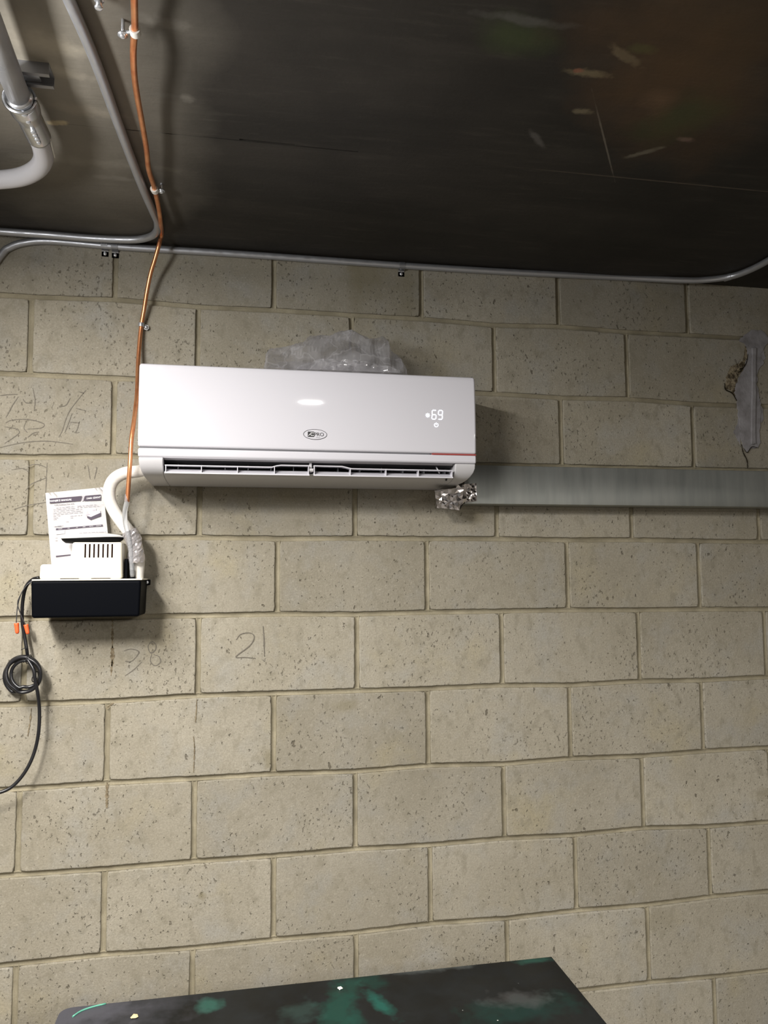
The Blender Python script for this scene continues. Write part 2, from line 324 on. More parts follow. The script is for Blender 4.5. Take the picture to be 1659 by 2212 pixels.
# ------------------------------------------------------------------ the block wall
S = .2032
J = {(-1,0):(-11,5),(-2,0):(-10,0),(0,0):(-4,-2),(1,0):(-9,1),(2,0):(-1,0),(3,0):(-7,0),(4,0):(1,-6),(5,0):(-8,1),(6,0):(3,-4),(7,0):(-3,-3),(-2,1):(-8,2),(-1,1):(-7,1),(4,1):(-2,-1),(5,1):(-8,-5),(6,1):(-4,-1),(7,1):(0,-8),(-1,2):(-7,3),(-2,2):(1,-5),(-2,3):(6,-2),(0,3):(6,-1),(1,3):(3,-4),(2,3):(6,-2),(3,3):(2,-3),(4,3):(-2,-3),(5,3):(0,-6),(6,3):(-3,-5),(7,3):(4,-8),(8,3):(1,-10),(0,4):(7,2),(1,4):(4,3),(2,4):(14,-1),(3,4):(-2,1),(4,4):(7,1),(5,4):(0,1),(6,4):(8,-2),(7,4):(-1,-3),(8,4):(7,-6),(-1,4):(2,2),(0,5):(8,4),(1,5):(-3,3),(2,5):(6,2),(3,5):(-3,1),(4,5):(5,3),(5,5):(-4,-3),(6,5):(7,1),(7,5):(-6,-3),(8,5):(2,0),(-1,5):(-6,-2),(-2,6):(-2,0),(-1,6):(-6,3),(0,6):(2,2),(1,6):(-5,3),(2,6):(5,-2),(3,6):(-1,3),(4,6):(2,-4),(5,6):(-4,1),(6,6):(6,-3),(7,6):(-6,1),(-2,7):(-1,3),(-1,7):(-4,1),(0,7):(3,4),(1,7):(-2,3),(2,7):(3,5),(3,7):(1,1),(4,7):(5,4),(5,7):(2,-1),(6,7):(2,4),(7,7):(0,-5),(-1,8):(-6,4),(-2,8):(2,1),(0,8):(3,0),(1,8):(-3,2),(2,8):(5,0),(3,8):(-2,5),(4,8):(5,0),(5,8):(1,3),(6,8):(5,0),(7,8):(-2,6),(6,9):(7,-1),(7,9):(-2,-6)}
XL, XR = -1.62, 2.62
def bedz(x, r):
    f = x / S; k0 = math.floor(f); t = f - k0
    def g(k):
        if (k, r) in J: return J[(k, r)][1]
        a = J.get((k - 1, r)); b = J.get((k + 1, r)); v = [q[1] for q in (a, b) if q]
        return sum(v) / len(v) if v else 0
    return O - r * S + (g(k0) * (1 - t) + g(k0 + 1) * t) * .001
def headx(k, c):
    v = []
    if (k, c) in J: v.append(J[(k, c)][0])
    if (k, c - 1) in J: v.append(J[(k, c - 1)][0])
    return k * S + (sum(v) / len(v) if v else 0) * .001
bm = bmesh.new(); MH = .0064
def block(x0, x1, c, top=None):
    depth = random.uniform(-.0008, .0008); N = 26; Nv = 13; sd = Vector((c * 3.1, x0 * 5, 1))
    def jit(p, amp=.0013):
        return (noise.noise(Vector((p[0] * 55, p[1] * 55, 3.3))) + .5 * noise.noise(Vector((p[0] * 170, p[1] * 170, 9)))) * amp
    loop = []
    zt = (lambda x: top) if top else (lambda x: bedz(x, c - 1) - MH); zb = lambda x: bedz(x, c) + MH
    for i in range(N): x = x0 + (x1 - x0) * i / N; loop.append((x, zb(x), 0, 1))
    for i in range(Nv): t = i / Nv; loop.append((x1, zb(x1) * (1 - t) + zt(x1) * t, -1, 0))
    for i in range(N): x = x1 + (x0 - x1) * i / N; loop.append((x, zt(x), 0, -1))
    for i in range(Nv): t = i / Nv; loop.append((x0, zt(x0) * (1 - t) + zb(x0) * t, 1, 0))
    cx, cz = (x0 + x1) / 2, (zt(cx_ := (x0 + x1) / 2) + zb(cx_)) / 2
    rings = []
    for inset, y in ((0, .012), (.0002, .0026), (.0010, .0006), (.0028, 0)):
        r = []
        for (x, z, ix, iz) in loop:
            j = jit((x, z)); dx, dz = x - cx, z - cz
            # round the corners a little
            ex = max(0, abs(dx) - ((x1 - x0) / 2 - .006)); ez = max(0, abs(dz) - (abs(zt(cx) - zb(cx)) / 2 - .006)); cr = (ex * ez) / .006 * .35
            X = x + ix * (j + inset) - math.copysign(cr + (inset if ez > 0 and ix == 0 and ex > 0 else 0), dx)
            Z = z + iz * (j + inset) - math.copysign(cr, dz)
            r.append(bm.verts.new((X, y + depth if y < .01 else y, Z)))
        rings.append(r)
    k = len(loop)
    for a, b in zip(rings, rings[1:]):
        for i in range(k): f = bm.faces.new((a[i], a[(i + 1) % k], b[(i + 1) % k], b[i])); f.smooth = True
    bm.faces.new(rings[-1])
for c_ in range(0, 12):
    ks = [k for k in range(-8, 13) if (k + c_) % 2 == (1 if c_ % 2 == 0 else 1) and True]
    ks = [k for k in range(-9, 14) if (k % 2) == (1 if c_ % 2 == 0 else 0)]
    xs = [headx(k, c_) for k in ks]
    for a, b in zip(xs, xs[1:]):
        x0, x1 = max(a + MH, XL), min(b - MH, XR)
        if x1 - x0 > .03: block(x0, x1, c_, CEIL + .002 if c_ == 0 else None)
wall = struct(link('wall_back', bm, M_BLOCK))
# tooled mortar joints (concave strips) and the body of the wall behind them
bm = bmesh.new()
PR = [(-1.3, .0105), (-1.02, .0056), (-.8, .0062), (-.4, .0078), (0, .0084), (.4, .0076), (.8, .0056), (1.02, .0050), (1.3, .0105)]
def strip(pts, across):
    prev = None
    for p in pts:
        w_ = 1 + noise.noise(Vector((p[0] * 9, p[1] * 9, 2))) * .06
        ring = [bm.verts.new((p[0] + across[0] * s_ * MH * w_, y + noise.noise(Vector((p[0] * 40, p[1] * 40, s_))) * .0005, p[1] + across[1] * s_ * MH * w_)) for s_, y in PR]
        if prev:
            for i in range(len(ring) - 1): f = bm.faces.new((prev[i], prev[i + 1], ring[i + 1], ring[i])); f.smooth = True
        prev = ring
for r in range(0, 11):
    n_ = 300; strip([(XL + (XR - XL) * i / n_, bedz(XL + (XR - XL) * i / n_, r)) for i in range(n_ + 1)], (0, 1))
for c_ in range(0, 12):
    for k in range(-8, 13):
        if (k % 2) == (1 if c_ % 2 == 0 else 0):
            x = headx(k, c_); zt = CEIL if c_ == 0 else bedz(x, c_ - 1) - MH * .6; zb = bedz(x, c_) + MH * .6
            xa = k * S + J.get((k, c_ - 1), (0, 0))[0] * .001 if (k, c_ - 1) in J else x; xb = k * S + J.get((k, c_), (0, 0))[0] * .001 if (k, c_) in J else x
            strip([(x, zt + (zb - zt) * i / 16) for i in range(17)], (1, 0))
box(bm, (XL, .0105, 0), (XR, .16, CEIL + .12))
mo = link('mortar_joints', bm, M_MORTAR, wall)

# repair patch, broken edge and cracks on the right
def ragged(bm, pts, y0, th, jit=.0025, sub=5, dome_=.0):
    P = []
    for i, p in enumerate(pts):
        q = pts[(i + 1) % len(pts)]; a = AY(*p, 0); b = AY(*q, 0)
        for k in range(sub):
            v = a.lerp(b, k / sub); v.x += random.uniform(-jit, jit); v.z += random.uniform(-jit, jit); P.append(v)
    cx = sum((v.x for v in P)) / len(P); k = len(P)
    A = [bm.verts.new((v.x, y0, v.z)) for v in P]; B = [bm.verts.new((v.x, y0 - th, v.z)) for v in P]
    for i in range(k): bm.faces.new((A[i], A[(i + 1) % k], B[(i + 1) % k], B[i]))
    f = bm.faces.new(B); return f
bm = bmesh.new()
ragged(bm, [(1608, 722), (1628, 712), (1650, 716), (1662, 735), (1650, 752), (1642, 765), (1648, 785), (1636, 800), (1634, 830), (1640, 860), (1643, 880), (1640, 930), (1642, 958), (1634, 968), (1620, 970), (1612, 978), (1604, 966), (1600, 940), (1594, 900), (1592, 870), (1586, 850), (1590, 830), (1604, 800), (1614, 775), (1612, 745), (1596, 735)], .001, .0035)
link('repair_mortar_patch', bm, M_PATCH, wall, bevel=.0012, segs=2)
bm = bmesh.new()
ragged(bm, [(1622, 752), (1632, 752), (1631, 850), (1630, 960), (1621, 960), (1622, 850)], 0, .0062, .0012)
link('mortar_ridge', bm, M_PATCH, wall, bevel=.002, segs=3)
bm = bmesh.new()
ragged(bm, [(1588, 930), (1596, 900), (1600, 960), (1592, 950), (1584, 930)], 0, .0012)
ragged(bm, [(1632, 755), (1648, 750), (1652, 775), (1640, 800), (1636, 790)], 0, .0014)
ragged(bm, [(1634, 870), (1646, 880), (1650, 905), (1644, 915), (1634, 900)], 0, .0014)
o_ = link('mortar_smear', bm, M_PATCH, wall)
bm = bmesh.new()
ragged(bm, [(1612, 745), (1617, 770), (1606, 798), (1592, 812), (1586, 840), (1594, 868), (1588, 862), (1578, 842), (1566, 838), (1568, 815), (1578, 792), (1592, 785), (1604, 782)], .0, .0022, .003, 5)
link('broken_block_edge', bm, M_CHIP, wall)
bm = bmesh.new()
def ribbon(bm, pts, wd, y=-.0006, tex=.0):
    P = spline([AY(*p, 0) for p in pts], .003); prev = None
    for i, p in enumerate(P):
        T = (P[min(i + 1, len(P) - 1)] - P[max(0, i - 1)]); N_ = Vector((-T.z, 0, T.x)).normalized(); t = i / (len(P) - 1)
        h = wd * (.55 + .45 * math.sin(math.pi * min(1, max(0, t * .94 + .03)))) * (1 + tex * noise.noise(p * 200))
        a = bm.verts.new((p.x + N_.x * h, y, p.z + N_.z * h)); b = bm.verts.new((p.x - N_.x * h, y, p.z - N_.z * h))
        if prev: bm.faces.new((prev[0], prev[1], b, a))
        prev = (a, b)
for q, wd in (([(1600, 960), (1604, 978), (1612, 995), (1613, 1012)], .0016), ([(1604, 968), (1612, 978), (1622, 966), (1636, 968)], .0010), ([(1564, 828), (1566, 842), (1580, 850), (1590, 866)], .0018),
              ([(1592, 806), (1600, 800), (1610, 785), (1614, 765)], .0012), ([(1596, 798), (1604, 796)], .0022)): ribbon(bm, q, wd, -.0042 if wd < .0013 else -.0034, .5)
link('crack_line', bm, M_CRACK, wall)
# pencil marks
bm = bmesh.new()
PM = [[(510, 1382), (520, 1370), (540, 1367), (549, 1376), (540, 1394), (514, 1414), (510, 1420), (530, 1420), (552, 1422)], [(568, 1352), (570, 1380), (571, 1418)], [(567, 1425), (571, 1428)],
      [(268, 1406), (283, 1402), (300, 1408), (290, 1424), (278, 1432)], [(306, 1430), (290, 1446), (270, 1460)], [(270, 1428), (282, 1430)],
      [(330, 1386), (320, 1395), (325, 1410), (335, 1405), (337, 1393), (328, 1385), (322, 1390)], [(328, 1412), (325, 1428), (335, 1438), (347, 1430), (343, 1418), (332, 1414)]]
PM2 = [[(0, 855), (15, 853), (38, 852)], [(40, 857), (28, 875), (20, 890), (13, 902)], [(71, 838), (76, 865), (74, 888)], [(50, 862), (56, 870), (70, 871)],
       [(186, 843), (170, 862), (152, 886), (143, 905), (135, 930), (127, 945)], [(152, 860), (143, 875), (128, 880)], [(156, 893), (148, 915), (140, 935)], [(172, 910), (167, 928), (163, 935), (172, 934)], [(152, 912), (172, 914)],
       [(0, 967), (30, 960), (60, 955), (100, 953), (140, 957), (158, 960)], [(10, 958), (30, 945), (42, 935), (38, 928), (25, 924), (10, 922)], [(12, 914), (25, 908), (55, 906), (80, 910), (96, 917), (88, 925), (60, 927)], [(60, 945), (72, 936), (84, 933)], [(60, 935), (52, 925), (56, 912)],
       [(170, 846), (182, 850)], [(164, 882), (186, 888)],
       [(60, 1010), (70, 1004), (85, 1004), (100, 1010)], [(102, 1000), (100, 1040), (98, 1080)], [(25, 1015), (50, 1012), (62, 1020)], [(100, 1032), (70, 1045), (55, 1060)], [(30, 1100), (60, 1092), (100, 1085)], [(190, 1005), (195, 1035)], [(210, 1010), (204, 1035)]]
for q in PM: ribbon(bm, q, .0013, -.0012, .6)
for q in PM2: ribbon(bm, q, .0011, -.0012, .7)
link('pencil_writing', bm, M_PENCIL, wall)
bm = bmesh.new()
for q, wd in (([(243, 1338), (243, 1375), (243, 1400)], .0024), ([(243, 1395), (243, 1408), (243, 1425), (242, 1440)], .0042), ([(243, 1425), (241, 1445), (240, 1460)], .0018),
              ([(232, 1690), (231, 1715), (231, 1745)], .0030), ([(68, 1530), (65, 1560), (60, 1590)], .0014), ([(425, 1510), (424, 1535), (422, 1560)], .0013), ([(418, 1590), (420, 1620), (418, 1668)], .0012),
              ([(230, 1530), (240, 1522), (246, 1518)], .0018)): ribbon(bm, q, wd, -.0011, 1.4)
link('drip_stain', bm, M_STAIN, wall)

# rest of the room (behind and beside the viewer)
YB = -4.4
bm = bmesh.new(); box(bm, (XL - .15, YB - .15, -.15), (XR + .15, .16, 0)); struct(link('floor', bm, M_FLOOR))
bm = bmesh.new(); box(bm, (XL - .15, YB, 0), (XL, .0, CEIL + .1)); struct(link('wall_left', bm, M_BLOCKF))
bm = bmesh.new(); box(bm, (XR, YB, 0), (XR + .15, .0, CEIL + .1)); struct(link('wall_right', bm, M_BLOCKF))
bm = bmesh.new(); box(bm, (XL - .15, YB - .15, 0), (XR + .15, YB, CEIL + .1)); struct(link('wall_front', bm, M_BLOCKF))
# ceiling: cast slab with form-board seams (a lip at each seam)
bm = bmesh.new(); ys = -.535
def slab(x0, x1, y0, y1, z): box(bm, (x0, y0, z), (x1, y1, CEIL + .12))
slab(XL, XR, ys + .0006, .0, CEIL)
slab(XL, -.13, YB, ys - .0004, CEIL - .0003); slab(-.13, .03, YB, ys - .0024, CEIL - .0003); slab(.03, .10, YB, ys - .0036, CEIL - .0003); slab(.10, .21, YB, ys - .0075, CEIL - .0003); slab(.21, .34, YB, ys - .0038, CEIL - .0003); slab(.34, XR, YB, ys - .0006, CEIL - .0010)
box(bm, (XL, YB, CEIL + .006), (XR, .16, CEIL + .14))
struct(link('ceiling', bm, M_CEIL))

# ------------------------------------------------------------------ conduits
CZ = CEIL - .0115
def cz(px, py):
    p = AZ(px, py, CZ)
    return p if p.y < -.012 else AY(px, py, -.012)
p1 = [cz(*q) for q in ((120, -60), (150, 2), (205, 130), (262, 285), (306, 400), (331, 458))]
p1b = [cz(*q) for q in ((340, 480), (338, 500), (322, 512), (285, 518), (200, 515), (100, 507), (0, 500))]
pts = p1 + p1b; pts.append(pts[-1] + Vector((-.6, 0, 0)))
t = thing('electrical_conduit', 'thin grey conduit running down the ceiling and bending left above the wall', 'conduit', pts[5], None)
bm = bmesh.new(); tube(bm, pts, .0090, 16); link('pipe', bm, M_EMT, t, smooth=True)
pts2 = [AY(q[0], q[1], -.0115) for q in ((-60, 640), (0, 553), (22, 534), (55, 524), (110, 521), (240, 532), (330, 538), (500, 548), (700, 562), (870, 574), (1050, 585), (1200, 593), (1350, 600))]
pts2 += [cz(*q) for q in ((1480, 605.5), (1530, 604), (1580, 597), (1620, 583), (1659, 563), (1730, 520), (1800, 480))]
t2 = thing('electrical_conduit', 'long thin grey conduit along the top of the block wall, curving away at right', 'conduit', AY(870, 574, -.0115), None)
bm = bmesh.new(); tube(bm, pts2, .0090, 16); link('pipe', bm, M_EMT, t2, smooth=True)
P = cz(1572, 599); D_ = (cz(1580, 597) - cz(1565, 601)).normalized(); bm = bmesh.new(); cyl(bm, P - D_ * .011, P + D_ * .011, .0098); link('coupling', bm, M_EMT, t2, bevel=.001)
# straps
def strap(px, py, parent, low=False):
    P = AY(px, py, -.0115); bm = bmesh.new()
    prof = [Vector((0, -.0115 - .0102 * math.sin(a), P.z + .0102 * math.cos(a))) for a in [math.pi * k / 10 for k in range(11)]]
    prof += [Vector((0, -.0035, P.z - .0115)), Vector((0, -.0015, P.z - .014)), Vector((0, -.0015, P.z - .027))]
    w_ = .0085; prev = None
    for v in prof:
        r_ = [bm.verts.new((P.x - w_, v.y, v.z)), bm.verts.new((P.x + w_, v.y, v.z))]
        if prev: bm.faces.new((prev[0], prev[1], r_[1], r_[0]))
        prev = r_
    bmesh.ops.solidify(bm, geom=bm.faces[:], thickness=.0012)
    s_ = link('strap', bm, M_ZINC, parent)
    bm = bmesh.new(); dome(bm, (P.x, -.0022, P.z - .020), (0, -1, 0), .0048, h=.8); link('screw', bm, M_ZINC, s_, smooth=True)
strap(868, 574, t2); strap(226, 529, t2); strap(248, 532, t2)
# large conduit at the top left with its connector and bend
PZ = .114 + O; R3 = .0192
a0, a1 = AZ(-60, -50, PZ), AZ(41, 210, PZ); dr = (a1 - a0).normalized()
t3 = thing('large_conduit', 'thick steel conduit hung under the ceiling, with screw connector and white-grey elbow', 'conduit', a1, None)
bm = bmesh.new(); tube(bm, [a0 - dr * .6, a0, a1], R3, 24, False); link('pipe', bm, M_PIPE, t3, smooth=True)
a2, a3 = AZ(64, 255, PZ), AZ(84, 296, PZ)
bm = bmesh.new()
def rr(t): return .0228 if t < .12 else (.0262 if t < .3 else (.0262 - .0042 * (t - .3) / .2 if t < .5 else .0220))
tube(bm, [a1 - dr * .006 + (a3 - a1 + dr * .006) * k / 40 for k in range(41)], rr, 28, False); link('connector', bm, M_CAST, t3, smooth=True)
side = dr.cross(Vector((0, 0, 1))).normalized()
bm = bmesh.new(); dn = (Vector((0, 0, -1)) * .75 + -side * -.2 + Vector((0, -.55, 0))).normalized()
for f_, r_ in ((.22, .0055), (.40, .0045), (.66, .0050), (.76, .0046), (.86, .0046), (.95, .0042)):
    q = a1.lerp(a3, f_); cyl(bm, q + dn * .018, q + dn * .031, r_, 10); dome(bm, q + dn * .031, dn, r_, 10)
link('clamp_screw', bm, M_ZINC, t3)
bm = bmesh.new(); cyl(bm, AZ(20, 206, PZ) + Vector((0, 0, -.012)), AZ(20, 206, PZ) + Vector((.006, 0, -.012)), .003, 10); q = a1 + dr * .004
for k in range(1): tube(bm, [q + (side * math.cos(a) + Vector((0, 0, 1)) * math.sin(a)) * .0262 for a in [2 * math.pi * i / 28 for i in range(29)]], .0026, 8, False)
link('compression_ring', bm, M_CAST, t3, smooth=True)
bend = [AZ(*q, PZ) for q in ((80, 290), (92, 322), (93, 345), (80, 365), (52, 380), (15, 387), (-40, 390), (-120, 391))]
bm = bmesh.new(); tube(bm, bend, .0185, 22); M_BEND = mat('pale_painted_elbow', (.47, .455, .46), .3); link('elbow', bm, M_BEND, t3, smooth=True)
bm = bmesh.new(); qa = AZ(108, 300, PZ - .004); qb = AZ(118, 340, PZ - .004); tube(bm, [qa, qb], .0016, 8, False); link('cut_tie_end', bm, M_TIE, t3)
# strut block above it
c0, c1 = AZ(50, 161, CEIL - .021), AZ(105, 161, CEIL - .021)
ts = thing('strut_channel', 'short grey steel strut block fixed to the ceiling behind the thick conduit', 'bracket', (c1.x - .06, c1.y, CEIL), None)
xe, yc = c1.x, c1.y + .0205; bm = bmesh.new(); xs0 = xe - .20
prof = [(yc - .0205, CEIL), (yc - .0205, CEIL - .021), (yc - .012, CEIL - .021), (yc - .012, CEIL - .018), (yc - .0178, CEIL - .018), (yc - .0178, CEIL - .003), (yc + .0178, CEIL - .003), (yc + .0178, CEIL - .018), (yc + .012, CEIL - .018), (yc + .012, CEIL - .021), (yc + .0205, CEIL - .021), (yc + .0205, CEIL)]
prism_x(bm, prof, xs0, xe); link('channel', bm, M_STRUT, ts)
bm = bmesh.new(); box(bm, (xs0, yc - .0172, CEIL - .014), (xe - .02, yc + .0172, CEIL - .010)); link('channel_nut', bm, M_ZINC, ts)
# loose anchor screw in the ceiling
P = AZ(214, 0, CEIL - .012); bm = bmesh.new(); cyl(bm, (P.x, P.y, CEIL + .002), (P.x, P.y, CEIL - .024), .0045, 12); cyl(bm, (P.x, P.y, CEIL - .008), (P.x, P.y, CEIL - .013), .0075, 14); dome(bm, (P.x, P.y, CEIL - .024), (0, 0, -1), .0065)
tag(link('ceiling_anchor', bm, M_ZINC, smooth=True), 'shiny zinc anchor bolt in the ceiling between conduit and copper line at the top edge', 'anchor bolt')

# ------------------------------------------------------------------ copper line
cpx = [(289, -60, 'z', .03), (290, 0, 'z', .03), (291, 60, 'z', .026), (288, 110, 'z', .034), (290, 160, 'z', .034), (296, 205, 'z', .03), (305, 255, 'z', .026), (316, 320, 'z', .024), (321, 365, 'z', .022), (333, 405, 'z', .018), (342, 445, 'z', .02), (347, 480, 'z', .024), (349, 505, 'y', -.085)]
cpts = [AZ(a, b, CEIL - v) if k == 'z' else AY(a, b, v) for a, b, k, v in cpx]
cpts += [AY(*q) for q in ((343, 530, -.075), (334, 562, -.062), (325, 592, -.048), (317, 632, -.034), (311, 670, -.022), (305, 705, -.014), (301, 745, -.018), (298, 790, -.03), (296, 850, -.06), (290, 905, -.10), (284, 950, -.12), (281, 1000, -.125), (278, 1040, -.12), (275, 1084, -.115))]
tc = thing('copper_tube', 'thin wavy copper line crossing the ceiling and dropping beside the white unit', 'copper pipe', AY(305, 705, -.014), None)
bm = bmesh.new(); tube(bm, cpts, .0053, 14); link('tube', bm, M_COPPER, tc, smooth=True)
def clip(P, off, up, ax, white=True):
    """band around the tube and a screw beside it"""
    bm = bmesh.new(); cyl(bm, P - ax * .0065, P + ax * .0065, .0085, 16); b_ = link('clip', bm, M_TIE if white else M_ZINC, tc, bevel=.001)
    bm = bmesh.new(); Q = P + off; hd = -up
    cyl(bm, Q + up * .03, Q + hd * .004, .0028, 10); cyl(bm, Q + hd * .002, Q + hd * .0045, .0078, 14); dome(bm, Q + hd * .0045, hd, .0055, h=.9); tube(bm, [P, Q], .0028, 8, False)
    link('screw', bm, M_ZINC, b_, smooth=True)
Zu = Vector((0, 0, 1))
clip(AZ(292, 68, CEIL - .026), Vector((-.020, .012, .004)), Zu, Vector((0, 1, 0)))
clip(AZ(334, 410, CEIL - .018), Vector((.014, .004, .004)), Zu, Vector((.15, 1, 0)).normalized())
P = AY(305, 702, -.014); bm = bmesh.new(); cyl(bm, P - Zu * .005, P + Zu * .005, .0078, 16); b_ = link('clip', bm, M_ZINC, tc, bevel=.001)
bm = bmesh.new(); Q = AY(316, 708, -.006); cyl(bm, Q, Q + Vector((0, .012, 0)), .003, 10); cyl(bm, Q, Q + Vector((0, -.003, 0)), .0075, 6); dome(bm, Q + Vector((0, -.003, 0)), (0, -1, 0), .0055, h=.9); tube(bm, [P + Vector((0, .006, 0)), Q], .003, 8, False); link('screw', bm, M_ZINC, b_)
bm = bmesh.new(); tube(bm, [AY(275, 1068, -.115), AY(274, 1084, -.115), AY(270, 1104, -.11), AY(271, 1130, -.105), AY(279, 1165, -.10), AY(284, 1205, -.095), AY(286, 1246, -.09)], .0058, 14)
tag(link('clear_vinyl_tube', bm, M_VINYL, smooth=True), 'clear vinyl tube joining the copper line to the condensate pump', 'tube')

# ------------------------------------------------------------------ air conditioner
AX0, AX1 = -.1255, .6905; Zt = -.2125 + O; Zg = -.4105 + O; Zb = -.4335 + O
tA = thing('split_air_conditioner', 'white wall-mounted air conditioner with lit temperature display, on the block wall', 'air conditioner', ((AX0 + AX1) / 2, 0, Zb - .05))
def yf(z):
    t_ = (z - Zg) / (Zt - Zg); return -.2055 + .004 * (1 - t_) ** 2 + .009 * max(0, t_ - .15) ** 2
bm = bmesh.new()
prof = [(yf(Zg + (Zt - Zg) * k / 14), Zg + (Zt - Zg) * k / 14) for k in range(15)]
prof = prof[:-1] + [(yf(Zt) + .0008, Zt - .004), (yf(Zt) + .006, Zt)]
prof += [(-.176, Zt - .001), (-.176, Zg + .001)]
prism_x(bm, prof, AX0, AX1)
ff = link('front_panel', bm, M_WHITE, tA, bevel=.006, segs=4, ang=60)
bm = bmesh.new(); box(bm, (AX0 + .004, -.196, Zg - .004), (AX1 - .004, -.17, Zg + .004)); box(bm, (AX0 + .004, -.1985, Zg - .0026), (AX1 - .12, -.17, Zg + .0005)); link('panel_gap', bm, M_GAP, tA)
bm = bmesh.new(); box(bm, (AX1 - .115, -.2025, Zg - .0027), (AX1 - .002, -.19, Zg - .0006)); link('accent_strip', bm, M_RED, tA)
bm = bmesh.new(); prism_x(bm, [(-.2015, Zg - .0026), (-.2012, Zb + .002), (-.198, Zb), (-.17, Zb), (-.17, Zg - .0026)], AX0 + .001, AX1 - .001); link('lower_trim', bm, M_WHITE, tA, bevel=.004, segs=3, ang=50)
# housing, lofted: upper box + chin with tapered ends
def hsec(x, cut, pull):
    zb = O - .4775
    full = [(-.003, Zt - .006), (-.16, Zt - .006), (-.178, Zt - .012), (-.178, Zb + .001), (-.197, Zb - .0005), (-.1955, Zb - .012), (-.1905, Zb - .022), (-.1825, Zb - .0315), (-.169, Zb - .0385), (-.148, Zb - .0425), (-.10, zb + .000), (-.003, zb - .002)]
    if cut: full[4:7] = [(-.178, Zb - .003), (-.115, Zb - .010), (-.135, Zb - .030)]
    return [(x + pull * (max(0, (Zb - .012 - z)) / .04) ** 1.7 * .030, y, z) for y, z in full]
OX0, OX1 = -.0685, .6360
bm = bmesh.new()
def loft(secs):
    R_ = [[bm.verts.new(p) for p in s] for s in secs]; k = len(R_[0])
    for a, b in zip(R_, R_[1:]):
        for i in range(k): bm.faces.new((a[i], a[(i + 1) % k], b[(i + 1) % k], b[i]))
    bm.faces.new(R_[0][::-1]); bm.faces.new(R_[-1])
loft([hsec(AX0 + .002, 0, .5), hsec(AX0 + .02, 0, .1), hsec(OX0, 0, 0)])
loft([hsec(OX0, 1, 0), hsec(OX1, 1, 0)])
loft([hsec(OX1, 0, 0), hsec(AX1 - .022, 0, -.35), hsec(AX1 - .002, 0, -1)])
link('housing', bm, M_BODY, tA, bevel=.0025, segs=2, ang=50)
# dark outlet throat
bm = bmesh.new(); yy = [(-.177, Zb - .0035), (-.116, Zb - .0104), (-.1355, Zb - .0315)]
prism_x(bm, [(-.176, Zb - .0045), (-.1165, Zb - .0112), (-.136, Zb - .0305), (-.134, Zb - .0300), (-.1135, Zb - .0112), (-.176, Zb - .0030)], OX0 + .001, OX1 - .001)
box(bm, (OX0 + .0005, -.175, Zb - .03), (OX0 + .0015, -.12, Zb - .004))
link('outlet_liner', bm, M_LINER, tA)
bm = bmesh.new()
bm.free(); M_VANE = mat('grey_vane', (.10, .10, .105), .5)
for i in range(13):
    bm = bmesh.new(); x = OX0 + .03 + i * .055; box(bm, (x, -.150, Zb - .022), (x + .0015, -.120, Zb - .006)); link('inner_vane', bm, M_VANE, tA)
# louvers: top bar, ribs and slanted flap
def louver(x0, x1, steps, flip):
    bm = bmesh.new(); zt0 = Zb - .0170
    fy = [(-.171, Zb - .0235), (-.1955, Zb - .0345), (-.1965, Zb - .0372), (-.1945, Zb - .0375), (-.169, Zb - .0262)]
    prism_x(bm, fy, x0, x1)
    n_ = 30; prev = None
    for i in range(n_ + 1):
        x = x0 + (x1 - x0) * i / n_; u = (x1 - x) if not flip else (x - x0)
        s_ = min(1, max(0, (.092 - u) / .022)); s_ = s_ * s_ * (3 - 2 * s_); z = zt0 + .0052 * s_
        r_ = [bm.verts.new(q) for q in ((x, -.195, z), (x, -.195, z - .0022), (x, -.178, z - .0022), (x, -.178, z))]
        if prev:
            for k in range(4): bm.faces.new((prev[k], prev[(k + 1) % 4], r_[(k + 1) % 4], r_[k]))
        else: bm.faces.new(r_)
        prev = r_
    bm.faces.new(prev[::-1])
    for x in steps:
        top = zt0 + (.0052 if ((x1 - x) if not flip else (x - x0)) < .07 else 0)
        prism_x(bm, [(-.1945, top), (-.178, top), (-.171, Zb - .025), (-.1945, Zb - .0352)], x - .0009, x + .0009)
    return link('louver', bm, M_WHITE, tA)
XM = AY(672, 1000, -.195).x
lx = lambda px: AY(px, 1010, -.195).x
louver(OX0 + .004, XM - .004, [OX0 + .006, lx(435), lx(513), lx(593), XM - .006], False)
louver(XM + .006, OX1 - .006, [XM + .008, lx(757), lx(834), lx(904), OX1 - .008], True)
bm = bmesh.new(); box(bm, (XM - .0025, -.178, Zb - .026), (XM + .0035, -.160, Zb - .002)); cyl(bm, (XM - .004, -.189, Zb - .023), (XM + .006, -.189, Zb - .023), .0042, 12); box(bm, (XM - .001, -.19, Zb - .028), (XM + .002, -.17, Zb - .018)); link('louver_hinge', bm, M_BODY, tA, bevel=.0008)
bm = bmesh.new(); tube(bm, [AY(941, 1006, -.165), AY(949, 1022, -.178)], .0018, 8, False); link('louver_arm', bm, M_BODY, tA)
bm = bmesh.new(); prism_x(bm, [(-.186, Zb - .0372), (-.176, Zb - .0372), (-.176, Zb - .0415), (-.182, Zb - .0425)], OX1 - .021, OX1 - .018); link('louver_pin', bm, M_LINER, tA)
